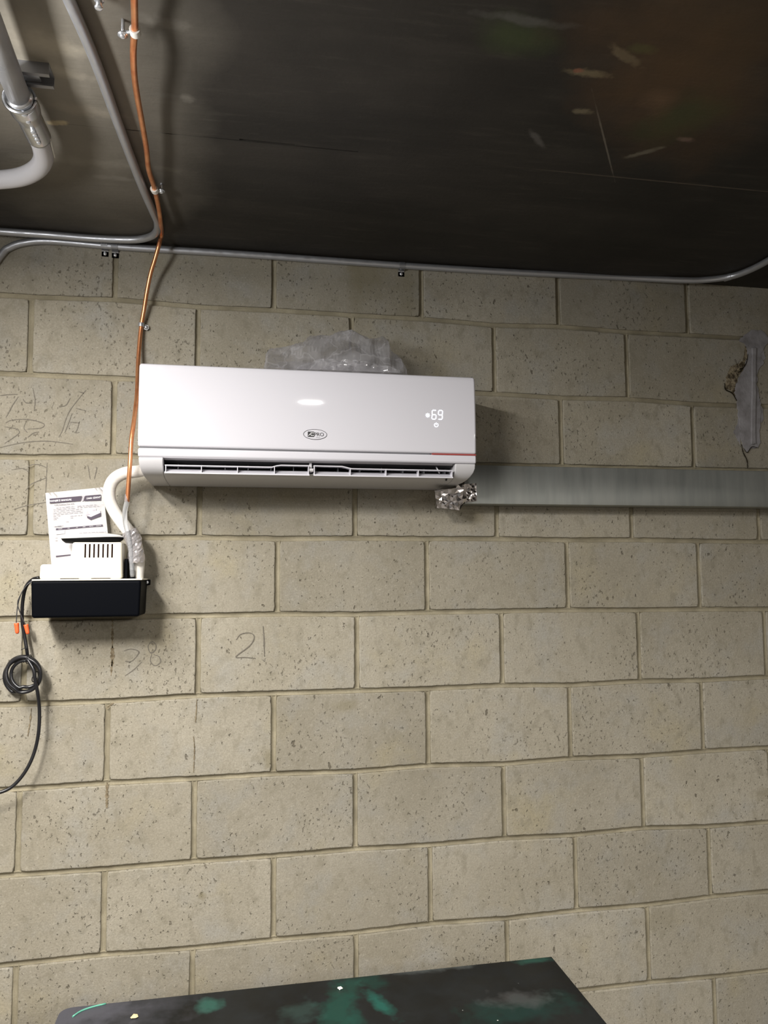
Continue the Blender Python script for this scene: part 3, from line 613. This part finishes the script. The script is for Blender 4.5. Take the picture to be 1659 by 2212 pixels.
# logo
P = AY(681, 938, -.2055); yl = yf(P.z) - .0003; bm = bmesh.new()
tube(bm, [(P.x + .0282 * math.cos(a), yl, P.z + .0122 * math.sin(a)) for a in [2 * math.pi * k / 40 for k in range(41)]], .00055, 6, False)
X = Matrix.Translation((0, 0, 0))
fx = lambda x, z: frame((x, yl - .0002, z), (1, 0, 0), (0, 0, 1))
box(bm, (P.x - .0178, yl - .0003, P.z - .0062), (P.x - .0028, yl + .0003, P.z + .0064))
text_bm(bm, 'PRO', .0125, fx(P.x + .0092, P.z - .0002))
text_bm(bm, 'COMFORT', .0022, fx(P.x + .008, P.z - .0076)) if False else None
box(bm, (P.x + .002, yl - .0002, P.z - .0074), (P.x + .012, yl + .0002, P.z - .0070))
lg = link('logo', bm, M_LOGO, tA)
bm = bmesh.new(); text_bm(bm, 'A', .0118, frame((P.x - .0128, yl - .0006, P.z - .0002), (1, 0, 0), (0, 0, 1)), .45, .0002); text_bm(bm, 'C', .0112, frame((P.x - .0066, yl - .0006, P.z - .0002), (1, 0, 0), (0, 0, 1)), 0, .0002)
link('logo_letters', bm, M_LOGOW, lg)
# LED display: snowflake, 69, power symbol
bm = bmesh.new()
def seg(x, z, dx, dz, w_=.0011): 
    y_ = yf(z) - .0004; L_ = math.hypot(dx, dz); nx, nz = -dz / L_ * w_, dx / L_ * w_; ux, uz = dx / L_ * w_, dz / L_ * w_
    q = [(x + ux + nx, z + uz + nz), (x + dx - ux + nx, z + dz - uz + nz), (x + dx, z + dz), (x + dx - ux - nx, z + dz - uz - nz), (x + ux - nx, z + uz - nz), (x, z)]
    bm.faces.new([bm.verts.new((a, y_, b)) for a, b in q])
def digit(px0, py0, wx, hz, on):
    P = AY(px0, py0, -.204); x, z = P.x, P.z; sl = .0016; g = .0006
    X0 = lambda zz: x + sl * (zz - z + 2 * hz) / (2 * hz) - sl; 
    if 'a' in on: seg(x + g, z, wx - 2 * g, 0)
    if 'g' in on: seg(x - sl / 2 + g, z - hz, wx - 2 * g, 0)
    if 'd' in on: seg(x - sl + g, z - 2 * hz, wx - 2 * g, 0)
    if 'f' in on: seg(x - g * .1, z - g, -sl / 2, -hz + 2 * g)
    if 'e' in on: seg(x - sl / 2, z - hz - g, -sl / 2, -hz + 2 * g)
    if 'b' in on: seg(x + wx, z - g, -sl / 2, -hz + 2 * g)
    if 'c' in on: seg(x + wx - sl / 2, z - hz - g, -sl / 2, -hz + 2 * g)
digit(934, 886, .0105, .0112, 'acdefg'.replace('c', 'c')); digit(947.5, 886.5, .0105, .0112, 'abcdfg')
P = AY(924, 897, -.204)
for k in range(8):
    a = math.pi * k / 4; seg(P.x + math.cos(a) * .0008, P.z + math.sin(a) * .0008, math.cos(a) * .0052, math.sin(a) * .0052, .0008)
P = AY(942.5, 918, -.204); prev = None
for k in range(25):
    a = math.pi / 2 + .55 + (2 * math.pi - 1.1) * k / 24; r_ = [bm.verts.new((P.x + math.cos(a) * q, yf(P.z) - .0004, P.z + math.sin(a) * q)) for q in (.0040, .0055)]
    if prev: bm.faces.new((prev[0], prev[1], r_[1], r_[0]))
    prev = r_
seg(P.x, P.z + .0065, 0, -.0065, .0008)
link('temperature_display', bm, M_LED, tA)

# ------------------------------------------------------------------ plastic bag on top of the unit
def crumple_noise(p, s_):
    d, pts_ = noise.voronoi(p * s_); return d[1] - d[0]
bm = bmesh.new(); NU, NV = 44, 13
top = [(572, 793), (580, 762), (600, 757), (625, 756), (650, 747), (675, 735), (700, 731), (725, 730), (745, 726), (762, 725), (775, 731), (790, 741), (808, 743), (832, 735), (836, 756), (848, 770), (862, 783), (866, 797)]
def tz(px):
    for (a, b), (c2, d2) in zip(top, top[1:]):
        if a <= px <= c2: return b + (d2 - b) * (px - a) / (c2 - a)
    return 797
zA = Zt + .001; grid = []
for i in range(NU + 1):
    u = i / NU; px = 572 + 294 * u; row = []
    Pt = AY(px, tz(px), -.11); hz = max(.004, Pt.z - zA)
    for j in range(NV + 1):
        v = j / NV; s_ = math.sin(math.pi * min(1, v * 1.02)) ** .55
        y = -.186 + .15 * v; z = zA + hz * s_ * (1 if v < .55 else .9)
        p = Vector((Pt.x, y, z)); q = p + Vector((1.7, 3, .4))
        cn = crumple_noise(q, 26) * .016 * s_ + crumple_noise(q, 60) * .004 * s_
        nx = noise.noise(q * 22) * .010 * s_; ny = noise.noise(q * 26 + Vector((9, 0, 0))) * .018 * s_
        row.append(bm.verts.new((p.x + nx, p.y + ny, max(zA - .0 * (1 - v), z - cn + (hz * .12 * s_)))))
    grid.append(row)
for i in range(NU):
    for j in range(NV): bm.faces.new((grid[i][j], grid[i + 1][j], grid[i + 1][j + 1], grid[i][j + 1]))
# folded front flap and a wide lower loop of film
def sheet(p0, p1, h0, h1, y0, y1, seed, nu=36, nv=10):
    g = []
    for i in range(nu + 1):
        u = i / nu; row = []
        for j in range(nv + 1):
            v = j / nv; px = p0 + (p1 - p0) * u; base = AY(px, 0, 0).x
            e = math.sin(math.pi * u) ** .45
            z = zA + .001 + (h0 + (h1 - h0) * u) * v * e; y = y0 + (y1 - y0) * v
            x = AY(px, 780, y).x; q = Vector((x * 1.3, y, z)) + Vector((seed, 0, 0))
            row.append(bm.verts.new((x + noise.noise(q * 30) * .006 * v, y + noise.noise(q * 35) * .008 * v - crumple_noise(q, 40) * .008 * v, z + noise.noise(q * 40 + Vector((0, 5, 0))) * .006 * v)))
        g.append(row)
    for i in range(nu):
        for j in range(nv): bm.faces.new((g[i][j], g[i + 1][j], g[i + 1][j + 1], g[i][j + 1]))
sheet(575, 700, .030, .026, -.195, -.165, 3.1); sheet(640, 862, .034, .026, -.198, -.185, 8.4, 48); sheet(690, 868, .016, .022, -.201, -.196, 5.7, 40)
tag(link('plastic_bag', bm, M_FILM, recalc=False), 'crumpled translucent plastic bag lying on top of the white air conditioner', 'plastic bag')

# ------------------------------------------------------------------ sheet metal line cover and foil
dz0, dz1 = -.5215 + O, -.4165 + O; bm = bmesh.new()
prism_x(bm, [(-.001, dz1), (-.060, dz1), (-.0602, dz1 - .001), (-.0602, dz0 + .001), (-.060, dz0), (-.001, dz0)], .700, 2.3)
tag(link('metal_duct_cover', bm, M_DUCT, bevel=.0012), 'long flat galvanised sheet-metal line cover on the wall right of the white unit', 'duct cover')
def crumpled(bm, quad, nu, nv, amp, scale, seed=0):
    """quad: 4 world points (bl, br, tr, tl)"""
    a, b, c2, d2 = quad; N_ = (b - a).cross(d2 - a).normalized(); g = []
    for i in range(nu + 1):
        row = []
        for j in range(nv + 1):
            u, v = i / nu, j / nv; p = (a * (1 - u) + b * u) * (1 - v) + (d2 * (1 - u) + c2 * u) * v
            q = p + Vector((seed, seed, 0)); edge = .35 if i in (0, nu) or j in (0, nv) else 1
            w_ = N_ * ((crumple_noise(q, scale) - .3) * amp + random.uniform(-.3, .3) * amp * .5) + Vector((random.uniform(-1, 1), random.uniform(-.5, .5), random.uniform(-1, 1))) * amp * .35
            row.append(bm.verts.new(p + w_ * edge if edge < 1 else p + w_))
        g.append(row)
    for i in range(nu):
        for j in range(nv):
            q = (g[i][j], g[i + 1][j], g[i + 1][j + 1], g[i][j + 1])
            if (i + j) % 2: bm.faces.new((q[0], q[1], q[2])); bm.faces.new((q[0], q[2], q[3]))
            else: bm.faces.new((q[0], q[1], q[3])); bm.faces.new((q[1], q[2], q[3]))
bm = bmesh.new()
crumpled(bm, (AY(944, 1097, -.09), AY(992, 1102, -.085), AY(1004, 1052, -.10), AY(939, 1060, -.11)), 9, 9, .006, 60)
crumpled(bm, (AY(988, 1100, -.085), AY(1008, 1080, -.075), AY(1008, 1046, -.09), AY(985, 1048, -.1)), 5, 8, .006, 60, 2)
crumpled(bm, (AY(1004, 1086, -.068), AY(1030, 1082, -.064), AY(1029, 1044, -.066), AY(1003, 1046, -.075)), 8, 10, .004, 120, 4)
crumpled(bm, (AY(944, 1097, -.09), AY(992, 1102, -.085), AY(1005, 1085, -.02), AY(950, 1085, -.02)), 8, 5, .005, 60, 6)
crumpled(bm, (AY(939, 1060, -.11), AY(944, 1097, -.09), AY(955, 1088, -.02), AY(952, 1062, -.02)), 6, 5, .004, 60, 7)
tag(link('foil_wrap', bm, M_FOIL, recalc=False), 'crinkled silver foil tape wrapped under the right corner of the white unit', 'foil tape')

# ------------------------------------------------------------------ drain hose
bm = bmesh.new()
hp = [AY(*q) for q in ((318, 1012, -.07), (300, 1018, -.075), (270, 1022, -.078), (248, 1034, -.078), (237, 1054, -.075), (237, 1080, -.072), (248, 1106, -.070), (266, 1132, -.068), (283, 1155, -.066), (295, 1182, -.066), (299, 1212, -.066), (296, 1252, -.068))]
th = thing('drain_hose', 'thick white insulated drain hose curving from the white unit down to the pump', 'hose', hp[7])
tube(bm, hp, .0150, 20, step=.0035)
for i, v in enumerate(bm.verts): v.co += (v.co - v.co) 
link('insulation', bm, M_HOSE, th, smooth=True)
bm = bmesh.new(); fp = [AY(*q) for q in ((280, 1148, -.082), (288, 1165, -.082), (293, 1185, -.082), (294, 1215, -.080))]
tube(bm, fp, lambda t: .0185 + .001 * math.sin(t * 9), 18, step=.004)
for v in bm.verts: v.co += Vector((random.uniform(-1, 1), random.uniform(-1, 1), random.uniform(-1, 1))) * .0016
M_WRAP = mat('shiny_clear_tape', (.60, .57, .58), .12, .55, alpha=.75)
ow = link('tape_wrap', bm, M_WRAP, th)
for p in ow.data.polygons: p.use_smooth = False

# ------------------------------------------------------------------ condensate pump
a, b = AY(66, 1254, -.14), AY(308, 1252, -.14); bz = AY(180, 1334, -.14).z; PX0, PX1, PT = a.x, b.x, a.z
tP = thing('condensate_pump', 'black and cream condensate pump box fixed to the wall below the white unit', 'pump', ((PX0 + PX1) / 2, -.07, bz))
bm = bmesh.new()
def taper(x0, x1, y0, y1, z1, z0, tp):
    v = [bm.verts.new(p) for p in ((x0 + tp, y0 + tp, z0), (x1 - tp, y0 + tp, z0), (x1 - tp, y1, z0), (x0 + tp, y1, z0), (x0, y0, z1), (x1, y0, z1), (x1, y1, z1), (x0, y1, z1))]
    for f in ((0, 3, 2, 1), (4, 5, 6, 7), (0, 1, 5, 4), (1, 2, 6, 5), (2, 3, 7, 6), (3, 0, 4, 7)): bm.faces.new([v[i] for i in f])
taper(PX0, PX1 - .003, -.14, -.012, PT - .001, bz, .003)
link('tank', bm, M_BLACK, tP, bevel=.006, segs=3, ang=60)
bm = bmesh.new(); box(bm, (PX0 + .002, -.1385, PT - .001), (PX1 - .001, -.012, PT + .0025)); link('lid', bm, M_CREAM, tP, bevel=.001)
hy = -.118; g = lambda px, py: (AY(px, py, hy).x, AY(px, py, hy).z)
A_, B_, C_, D1 = g(85, 1219), g(154, 1219), g(154, 1171), g(264, 1171)
prof = [(A_[0], PT + .002), (A_[0] + .001, A_[1]), (B_[0] - .002, B_[1]), (B_[0], C_[1]), (D1[0], C_[1] + .000), (D1[0] + .001, PT + .002)]
bm = bmesh.new(); prism_y(bm, prof, hy, -.035); hs = link('motor_cover', bm, M_CREAM, tP, bevel=.0065, segs=4, ang=40)
bm = bmesh.new()
for px in (184.5, 194, 203.5, 213, 223, 233, 242.5):
    p0, p1_ = AY(px, 1175, hy - .0003), AY(px, 1204.5, hy - .0003); box(bm, (p0.x - .0018, hy - .0004, p1_.z), (p0.x + .0018, hy + .003, p0.z))
link('vent_slots', bm, M_SLOT, hs)
for px0, px1 in ((130, 170), (197, 238)):
    bm = bmesh.new(); p0, p1_ = AY(px0, 1249, hy), AY(px1, 1249, hy); box(bm, (p0.x, hy - .0006, PT + .0025), (p1_.x, hy + .002, PT + .0038)); link('latch_slot', bm, M_SLOT, hs)
P = AY(290, 1240, -.085); bm = bmesh.new()
for k in range(5): cyl(bm, (P.x - .004, -.088, PT + .002 + k * .0045), (P.x - .004, -.088, PT + .0055 + k * .0045), .0078 - .0005 * k, 14)
box(bm, (D1[0] + .004, -.10, PT + .002), (D1[0] + .010, -.05, PT + .05))
link('hose_barb', bm, M_BLACK, tP)
P = AY(319, 1258, -.02); bm = bmesh.new(); box(bm, (PX1 - .010, -.026, P.z - .007), (P.x + .006, -.008, P.z + .007)); tb_ = link('mounting_tab', bm, M_BLACK, tP, bevel=.002)
bm = bmesh.new(); dome(bm, (P.x - .001, -.026, P.z), (0, -1, 0), .0046); link('screw', bm, M_ZINC, tb_)
# dark shallow object on top of the motor cover
yb = -.075; l_, r_ = AY(124, 1162, yb - .04), AY(264, 1159, yb - .04); cx = (l_.x + r_.x) / 2; rx = (r_.x - l_.x) / 2; zt = C_[1]
def ell_loft(bm, secs, seg=36):
    R_ = []
    for (z, ax, ay, dy) in secs:
        R_.append([bm.verts.new((cx + ax * math.copysign(abs(math.cos(q)) ** .8, math.cos(q)), yb + dy + ay * math.sin(q), z + .0018 * math.sin(2.2 * math.cos(q)))) for q in [2 * math.pi * k / seg for k in range(seg)]])
    for p_, q_ in zip(R_, R_[1:]):
        for k in range(seg): f = bm.faces.new((p_[k], p_[(k + 1) % seg], q_[(k + 1) % seg], q_[k])); f.smooth = True
    bm.faces.new(R_[0][::-1]); bm.faces.new(R_[-1])
tt = thing('shallow_tray', 'black shallow oval tray with pale top resting on the cream pump cover', 'tray', (cx, yb, zt))
bm = bmesh.new(); ell_loft(bm, [(zt + .001, rx * .86, .032, 0), (zt + .006, rx * .95, .038, 0), (zt + .0115, rx, .041, 0)]); link('tray_body', bm, mat('black_tray', (.004, .004, .0045), .55, spec=.1), tt)
bm = bmesh.new(); ell_loft(bm, [(zt + .0112, rx * 1.003, .0415, 0), (zt + .0135, rx * .995, .041, 0), (zt + .018, rx * .85, .034, 0), (zt + .021, rx * .55, .022, 0)]); link('tray_top', bm, mat('pale_grey_top', (.62, .63, .62), .45), tt)

# ------------------------------------------------------------------ instruction sheet
q0, q1, q2, q3 = AY(98, 1065, -.024), AY(222, 1052.5, -.024), AY(240, 1216, -.027), AY(112, 1232, -.027)
bm = bmesh.new(); ng = 10; gr = []
def pp(u, v, off=0):
    p = (q0 * (1 - u) + q1 * u) * (1 - v) + (q3 * (1 - u) + q2 * u) * v
    return p + Vector((0, -.004 * math.sin(math.pi * u) * v - off, 0))
for i in range(ng + 1): gr.append([bm.verts.new(pp(i / ng, j / ng)) for j in range(ng + 1)])
for i in range(ng):
    for j in range(ng): bm.faces.new((gr[i][j], gr[i][j + 1], gr[i + 1][j + 1], gr[i + 1][j]))
bmesh.ops.solidify(bm, geom=bm.faces[:], thickness=.0006)
pg = tag(link('instruction_sheet', bm, M_PAPER), 'white printed instruction sheet propped on the wall behind the pump', 'paper sheet')
# printing: mapped from photo pixels onto the sheet
def onp(px, py, off=.0012):
    d = _ray(px, py); n_ = (q1 - q0).cross(q3 - q0).normalized(); base = q0 + Vector((0, -off - .002, 0)); tt_ = (base - CAMP).dot(n_) / d.dot(n_); return CAMP + d * tt_
bm = bmesh.new()
def qd(pts_, mi, off=.0012): f = bm.faces.new([bm.verts.new(onp(x, y, off)) for x, y in pts_]); f.material_index = mi
X_ = lambda x, y: (90 + x * .09645, 1045 + y * .09645)
def zq(L_, mi, off=.0012): qd([X_(*p) for p in L_], mi, off)
zq([(175, 335), (905, 272), (870, 385), (180, 440)], 0); zq([(975, 268), (1325, 240), (1325, 372), (945, 385)], 0); zq([(925, 272), (965, 268), (935, 383), (895, 385)], 1)
zq([(318, 1000), (1365, 912), (1365, 950), (318, 1042)], 0); zq([(318, 1046), (520, 1030), (522, 1118), (320, 1135)], 2); zq([(318, 1612), (650, 1580), (650, 1612), (318, 1645)], 0)
for (x0, y0, x1, y1) in ((320, 540, 740, 500), (790, 500, 1220, 465), (260, 578, 740, 540), (790, 530, 1280, 495), (260, 615, 900, 565), (250, 655, 910, 605), (250, 692, 910, 640), (250, 725, 410, 712), (640, 725, 900, 700), (255, 762, 360, 755), (255, 797, 330, 792), (640, 762, 700, 757), (540, 850, 600, 845), (270, 960, 480, 940), (840, 1103, 1440, 1072), (300, 1215, 350, 1208), (300, 1270, 350, 1262)):
    ck = x0
    while ck < x1:
        e = min(x1, ck + random.randint(40, 110)); f0, f1 = (ck - x0) / (x1 - x0), (e - x0) / (x1 - x0)
        ya, yb_ = y0 + (y1 - y0) * f0, y0 + (y1 - y0) * f1; zq([(ck, ya - 5), (e, yb_ - 5), (e, yb_ + 5), (ck, ya + 5)], 1); ck = e + 22
# little picture of the pump
zq([(1015, 720), (1100, 745), (1100, 812), (1020, 765)], 0); zq([(1100, 745), (1325, 645), (1325, 725), (1100, 812)], 0); zq([(1015, 720), (1240, 610), (1325, 645), (1100, 745)], 2, .0013)
zq([(1045, 690), (1045, 565), (1130, 548), (1215, 560), (1220, 600), (1310, 600), (1310, 640), (1110, 705)], 2, .0014); zq([(1140, 580), (1200, 575), (1200, 612), (1145, 618)], 1, .0016); zq([(980, 685), (1060, 665), (1100, 700), (1010, 715)], 1, .0016)
P0, P1 = onp(*X_(180, 380)), onp(*X_(900, 320)); ux = (P1 - P0).normalized(); uz = (onp(*X_(100, 200)) - onp(*X_(150, 900))).normalized()
F = lambda x, y, off=.0016: frame(onp(*X_(x, y), off), ux, uz)
text_bm(bm, 'VCMA Condensate Pump Series', .0036, F(500, 462), .3, 0, 0)
text_bm(bm, 'Introduction', .0030, F(380, 950), 0, 0, 0)
pr = link('printing', bm, [M_INK, M_INKL, M_PHOTO], pg, recalc=False)
bm = bmesh.new(); text_bm(bm, "OWNER'S MANUAL", .0062, F(410, 375), .35, .00015); text_bm(bm, 'Little GIANT', .0062, F(1160, 315), .35, .0001)
for x, s_ in ((420, 'MODEL'), (605, 'VAC'), (790, 'HZ'), (950, 'AMPS'), (1110, 'WATTS'), (1280, 'SHUTOFF')): text_bm(bm, s_, .0028, F(x, 1008 - (x - 320) * .084 + 12))
link('header_lettering', bm, M_PAPER, pr, recalc=False)

# ------------------------------------------------------------------ power cord, coil and low-voltage wires
tK = thing('power_cord', 'black pump power cord hanging down with a tied coil on the left wall', 'power cord', AY(50, 1420, -.03))
ck = [AY(*q) for q in ((84, 1248, -.06), (70, 1252, -.05), (56, 1268, -.045), (49, 1300, -.04), (48, 1340, -.036), (53, 1375, -.034), (58, 1405, -.034))]
loops = []; RS = [33, 41, 36, 31, 39, 34]; turns = 4; n_ = 24 * turns
for i in range(n_ + 1):
    k = i / n_ * (turns + .0); a = 1.35 + 2 * math.pi * k; j = min(int(k + .5), 4); f_ = k + .5 - int(k + .5); R1 = RS[j] * (1 - f_) + RS[min(j + 1, 5)] * f_
    cx_, cy_ = 88 - R1, 1457 + (3, -2, 2, -3, 1, 0)[j]
    loops.append(AY(cx_ + R1 * math.cos(a), cy_ - R1 * .97 * math.sin(a), -.022 - .0085 * k + .003 * math.sin(a * 2 + j)))
tail = [AY(*q) for q in ((72, 1445, -.064), (76, 1470, -.064), (81, 1495, -.058), (85, 1530, -.045), (84, 1575, -.045), (77, 1615, -.045), (64, 1650, -.05), (45, 1680, -.055), (22, 1702, -.06), (-5, 1713, -.065), (-50, 1722, -.07), (-140, 1735, -.07))]
bm = bmesh.new(); tube(bm, ck + loops + tail, .0041, 12, step=.004); link('cord', bm, M_CORD, tK, smooth=True)
bm = bmesh.new()
for (x, y, rad) in ((62, 1424, .010), (76, 1462, .012)):
    P = AY(x, y, -.04); tube(bm, [P + Vector((math.cos(q) * .002, math.sin(q) * rad * 1.6, 0)) + Vector((math.sin(q) * .002, 0, math.cos(q) * rad)) for q in [2 * math.pi * k / 16 for k in range(17)]], .0012, 6, False)
tube(bm, [AY(60, 1402, -.04), AY(53, 1400, -.042), AY(46, 1404, -.044)], .0011, 6); tube(bm, [AY(56, 1424, -.05), AY(51, 1432, -.052)], .0011, 6)
link('cable_tie', bm, M_CORD, tK)
# thin wires with wire nuts
for lab, pw, nut in (('thin grey control wire ending in an orange wire nut, left of the cord', ((78, 1250, -.055), (60, 1262, -.052), (46, 1282, -.05), (38, 1310, -.048), (35, 1345, -.046)), ((35.5, 1346), (37.5, 1369))),
                     ('thin grey control wire ending in an orange wire nut, right of the cord', ((80, 1250, -.05), (58, 1264, -.056), (42, 1290, -.055), (38, 1305, -.054), (44, 1325, -.05), (55, 1350, -.042)), ((56, 1349), (60.5, 1370)))):
    tw = thing('control_wire', lab, 'wire', AY(*nut[0], -.046), 'wires with orange nuts')
    bm = bmesh.new(); tube(bm, [AY(*q) for q in pw], .0012, 8); link('wire', bm, M_WIRE, tw, smooth=True)
    A3, B3 = AY(*nut[0], pw[-1][2]), AY(*nut[1], pw[-1][2]); bm = bmesh.new(); tube(bm, [A3.lerp(B3, k / 8) for k in range(9)], lambda t_: .0058 - .0014 * t_ - (.0018 if t_ > .95 else 0), 8, False); link('wire_nut', bm, M_ORANGE, tw)

# ------------------------------------------------------------------ table in the foreground
L_, R_ = AZ(136, 2178, TZ), AZ(1190, 2064.5, TZ); ty = (L_.y + R_.y) / 2 - .001; tx0, tx1 = L_.x - .004, R_.x; tyf = ty - .62
tT = thing('work_table', 'dark worn tabletop with green scuffs jutting up in the foreground', 'table', ((tx0 + tx1) / 2, (ty + tyf) / 2, 0))
bm = bmesh.new(); rc = .022
out_ = [(tx1, ty), (tx0 + rc, ty)] + [(tx0 + rc - rc * math.sin(a), ty - rc + rc * math.cos(a)) for a in [math.pi / 2 * k / 6 for k in range(1, 7)]] + [(tx0 + .004, tyf), (tx1, tyf)]
A = [bm.verts.new((x, y, TZ)) for x, y in out_]; B = [bm.verts.new((x, y, TZ - .019)) for x, y in out_]; k = len(out_)
for i in range(k): bm.faces.new((A[i], A[(i + 1) % k], B[(i + 1) % k], B[i]))
bm.faces.new(A[::-1]); bm.faces.new(B); link('tabletop', bm, M_TABLE, tT, bevel=.0012)
bm = bmesh.new(); tube(bm, [AZ(*q, TZ + .0012) for q in ((157, 2196), (175, 2184), (200, 2175), (229, 2168))], .0016, 8); link('loose_edge_strip', bm, M_GEDGE, tT)
for lx_ in (tx0 + .06, tx1 - .06):
    for ly_ in (ty - .06, tyf + .06):
        bm = bmesh.new(); box(bm, (lx_ - .018, ly_ - .018, 0), (lx_ + .018, ly_ + .018, TZ - .019)); link('leg', bm, M_STRUT, tT, bevel=.002)
bm = bmesh.new()
for ly_ in (ty - .06, tyf + .06): box(bm, (tx0 + .078, ly_ - .012, TZ - .07), (tx1 - .078, ly_ + .012, TZ - .019))
for lx_ in (tx0 + .06, tx1 - .06): box(bm, (lx_ - .012, tyf + .078, TZ - .07), (lx_ + .012, ty - .078, TZ - .019))
link('apron', bm, M_STRUT, tT)
def chip(px, py, r, ma, name, lab, cat):
    P = AZ(px, py, TZ); bm = bmesh.new(); bmesh.ops.create_icosphere(bm, subdivisions=2, radius=r)
    for v in bm.verts:
        v.co *= 1 + noise.noise(v.co * 300 + Vector((px, 0, 0))) * .5; v.co.z *= .35; v.co += Vector((P.x, P.y, TZ + r * .33))
    tag(link(name, bm, ma), lab, cat)
chip(290, 2198, .0062, M_WOOD, 'wood_chip', 'small tan wood chip on the dark tabletop near its left corner', 'wood chip')
chip(735, 2136, .0048, M_CHALK, 'plaster_chip', 'small white plaster chip on the dark tabletop by the green scuff', 'plaster chip')
